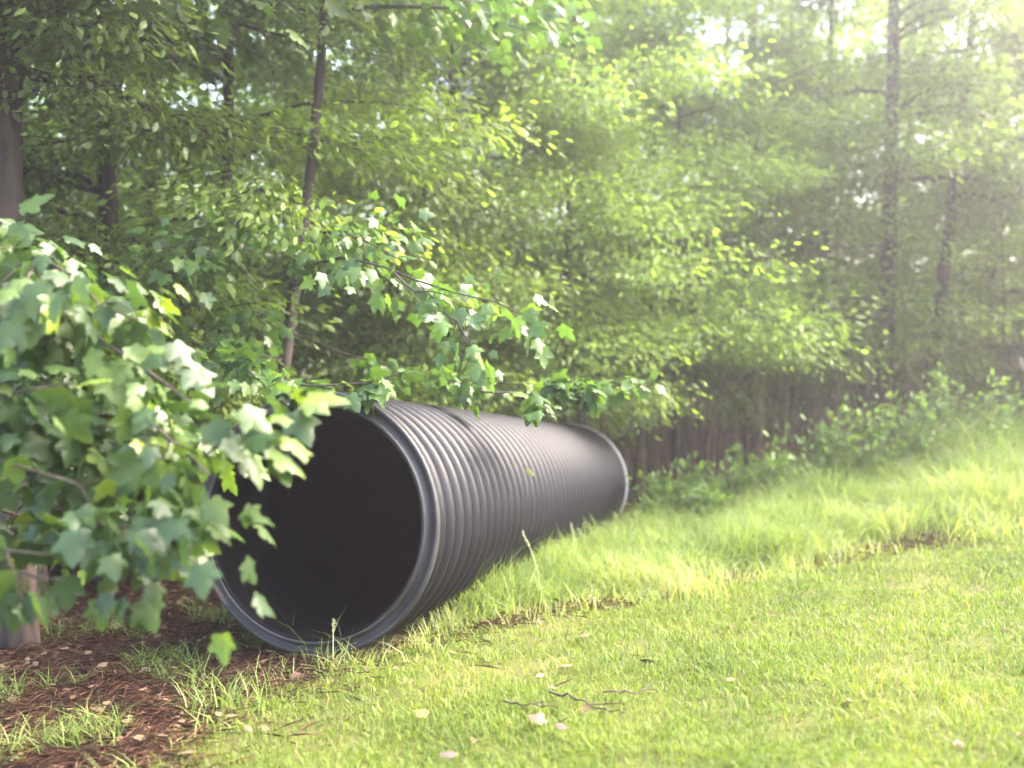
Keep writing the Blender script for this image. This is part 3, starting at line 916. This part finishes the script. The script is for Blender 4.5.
# --- shrubs of the understorey
shr = [(150, 7.6, 1.5, 2, 'dark low shrub in shade behind the maple leaves'), (340, 8.8, 1.5, 0, 'loose shrub behind the top of the pipe mouth'),
       (440, 10.2, 1.6, 2, 'dim shrub behind the middle of the pipe'), (520, 12.5, 1.5, 0, 'shrub behind the far half of the pipe'),
       (790, 14.2, 1.6, 1, 'broad pale shrub above the middle of the grassy bank'),
       (930, 13.6, 1.5, 0, 'hazy shrub at the foot of the leaning trunk'), (1010, 14.5, 1.4, 2, 'dim shrub in the right corner of the wood'),
       (60, 8.2, 1.3, 2, 'dark shrub low behind the pale brown trunk'), (835, 15.0, 1.8, 0, 'shrub left of the thick hazy trunk')]
for i, (px, dp, h, mi, lab) in enumerate(shr):
    grow_tree('shrub', lab, 'shrub', px_xy(px, dp), h * 1.25, .03, (0, 0), .18, .95, 24, 210, .085, M_wood[mi], M_bark_dark,
              group='shrubs under the trees', seed=200 + i, spr=.2, up=.5, top_taper=.6)

# --- leafy weeds along the top of the bank
weeds = [(672, 524, .5, 'weed with a few leaves just left of the shaded gap weed'), (755, 502, .6, 'feathery weed at the dark wood edge, before the broad pale weed'), (830, 487, .8, 'leafy weed between the two tallest bright weeds'), (905, 474, .8, 'pale weed between the thick hazy trunk and the leaning one'), (985, 458, .9, 'bright weed behind the tall grass by the right edge'),
         (652, 530, .50, 'small dark weed beside the far rim of the pipe'), (690, 515, .62, 'leafy weed in the shaded gap right of the pipe'),
         (735, 507, .55, 'round leaved weed at the dark wood edge'), (775, 498, .62, 'broad pale weed by the middle of the bank'),
         (815, 490, .75, 'tall pale weed standing in the bank grass'), (850, 484, .85, 'tallest bright weed left of the thick trunk'),
         (885, 478, .72, 'bushy weed at the foot of the thick hazy trunk'), (925, 470, .78, 'weed with spreading leaves below the leaning trunk'),
         (965, 462, .95, 'upright weed right of the leaning trunk'), (1005, 455, .7, 'low weed close to the right edge'), (710, 520, .35, 'tiny weed in front of the shaded gap'),
         (800, 500, .4, 'low weed in the grass between two taller ones')]
for i, (px, py, h, lab) in enumerate(weeds):
    h *= 1.25
    b = hit(px, py + 9); base = np.array([b[0], b[1], gz(b[0], b[1]) - .02])
    root = thing('weed', base, lab, 'weed', 'leafy weeds along the bank')
    T = Tubes(); acc = ([], [], [], [])
    for s in range(RNG.integers(5, 9)):
        h *= 1.0
        e = np.array([RNG.normal(0, .28) * h, RNG.normal(0, .28) * h, h * RNG.uniform(.65, 1.1)])
        s0_ = RNG.normal(0, .03, 3) * [1, 1, 0]
        P = resample([s0_, (s0_ + e) / 2 + [0, 0, .08], e], 7)
        T.add(P, np.linspace(.005, .002, 7), 5)
        for A, B in zip(acc, spray_leaves(P[1:], .07, 30, .095, droop=.1, flat=1.)): A.append(B)
    T.build('stem', M_stem, root)
    leaf_mesh('foliage', OVAL, *[np.concatenate(a) for a in acc], mat=M_weed, parent=root)

# --- dim brown undergrowth of bare stems inside the wood
n = 26000
x = RNG.uniform(-9, 13, n); y = RNG.uniform(8.5, 22, n)
zz_ = zones(x, y)
rel = np.stack([x - P0[0], y - P0[1]], -1)
keep = (y > interp_ext(x, edge_wood[:, 0], edge_wood[:, 1]) + .5) & ~in_pipe(x, y, .1) & (np.sin(x * 3.1 + 1) * np.sin(y * 2.3 + x) > -.45)
keep |= (rel @ side_xy < -1.2)
pts = np.stack([x[keep], y[keep]], -1); n = len(pts)
o = blades('undergrowth', pts, RNG.uniform(.4, 1.9, n), RNG.uniform(.010, .022, n), RNG.uniform(.02, .45, n), straw_litter_mat('bare_stems', [(0, (.06, .035, .028)), (.5, (.15, .085, .062)), (.85, (.26, .17, .12)), (1, (.22, .24, .08))]), 3)
tag(o, 'brown bare stems and twigs of the dim undergrowth inside the wood', 'undergrowth', kind='stuff')

# --- far-off wood: one mass closing the view on all sides
n = 90000
az = RNG.uniform(-2.2, 2.2, n) * .72
rr = RNG.uniform(23, 34, n)
clump = np.sin(az * 23) * .8 + np.sin(az * 51 + 1) * .5
zz = RNG.random(n) ** .9 * (11 + clump * 2.2)
pos = np.stack([np.sin(az) * rr, np.cos(az) * rr, zz + smooth_h(np.sin(az) * rr, np.cos(az) * rr)], -1)
keep = (np.sin(pos[:, 0] * 1.3) * np.sin(pos[:, 2] * 1.5 + pos[:, 1]) + np.sin(pos[:, 0] * 3.1 + pos[:, 2] * 2.2) * .6) > -.75
pos = pos[keep]; n = len(pos)
o = leaf_mesh('far_woods', SIMPLE, pos, RNG.normal(0, 1, (n, 3)), RNG.normal(0, .6, (n, 3)) + [0, -.2, .7], RNG.uniform(.35, .60, n), M_wood[0])
tag(o, 'dense far-off wood closing the view behind the trees', 'woods', kind='stuff')

# ------------------------------------------------------------------ haze volume, added to imitate the veiling glare of the lens
def glare_haze_box(lo, hi, density, col):
    x0, y0, z0 = lo; x1, y1, z1 = hi
    v = [(x0, y0, z0), (x1, y0, z0), (x1, y1, z0), (x0, y1, z0), (x0, y0, z1), (x1, y0, z1), (x1, y1, z1), (x0, y1, z1)]
    f = [(0, 3, 2, 1), (4, 5, 6, 7), (0, 1, 5, 4), (1, 2, 6, 5), (2, 3, 7, 6), (3, 0, 4, 7)]
    m, nt, N, L = new_mat('glare_haze')
    p = N.new('ShaderNodeVolumePrincipled'); p.inputs['Density'].default_value = density; p.inputs['Color'].default_value = (*col, 1)
    p.inputs['Anisotropy'].default_value = .74
    o = N.new('ShaderNodeOutputMaterial'); L.new(p.outputs[0], o.inputs['Volume'])
    ob = mesh_obj('haze', v, f, 4, m)
    return tag(ob, 'added pale haze imitating the veiling glare of the lens', 'haze', kind='stuff')


HAZE = .0108
if HAZE:
    glare_haze_box((-150, -150, -4), (150, 150, 15), HAZE, (.97, .90, .98))

# ------------------------------------------------------------------ light
SUN_AZ, SUN_EL = R(74), R(44)     # clockwise from straight ahead
w = bpy.data.worlds.new('World'); scene.world = w; w.use_nodes = True
nt = w.node_tree; bg = nt.nodes['Background']
sky = nt.nodes.new('ShaderNodeTexSky'); sky.sky_type = 'NISHITA'; sky.sun_disc = False
sky.sun_elevation = SUN_EL; sky.sun_rotation = SUN_AZ; sky.air_density = 1.2; sky.dust_density = 3.5; sky.ozone_density = .6
nt.links.new(sky.outputs[0], bg.inputs[0]); bg.inputs[1].default_value = .15
sl = bpy.data.lights.new('sun', 'SUN'); sl.energy = 2.0; sl.angle = R(58); sl.color = (1, .97, .92)
so = bpy.data.objects.new('sun', sl); COL.objects.link(so)
sd = Vector((math.sin(SUN_AZ) * math.cos(SUN_EL), math.cos(SUN_AZ) * math.cos(SUN_EL), math.sin(SUN_EL)))
so.rotation_euler = sd.to_track_quat('Z', 'Y').to_euler(); so.location = (6, -2, 12)

# ------------------------------------------------------------------ camera object
cd = bpy.data.cameras.new('camera'); cd.sensor_width = 36; cd.lens = 36 * F / 1024
cd.clip_start = .05; cd.clip_end = 3000
cd.dof.use_dof = True; cd.dof.focus_distance = 4.5; cd.dof.aperture_fstop = .98
co = bpy.data.objects.new('camera', cd); COL.objects.link(co)
co.location = CAM; co.rotation_euler = (math.pi / 2 + PITCH, 0, 0)
scene.camera = co

scene.render.engine = 'CYCLES'
c = scene.cycles
c.use_adaptive_sampling = True; c.adaptive_threshold = .04
c.use_denoising = True
c.max_bounces = 5; c.diffuse_bounces = 3; c.glossy_bounces = 2; c.transmission_bounces = 3; c.transparent_max_bounces = 4; c.volume_bounces = 0
c.sample_clamp_indirect = 6
vs = scene.view_settings
vs.view_transform = 'Standard'; vs.look = 'None'; vs.gamma = 1; vs.exposure = 3.3
vs.use_white_balance = True; vs.white_balance_temperature = 6950; vs.white_balance_tint = 9
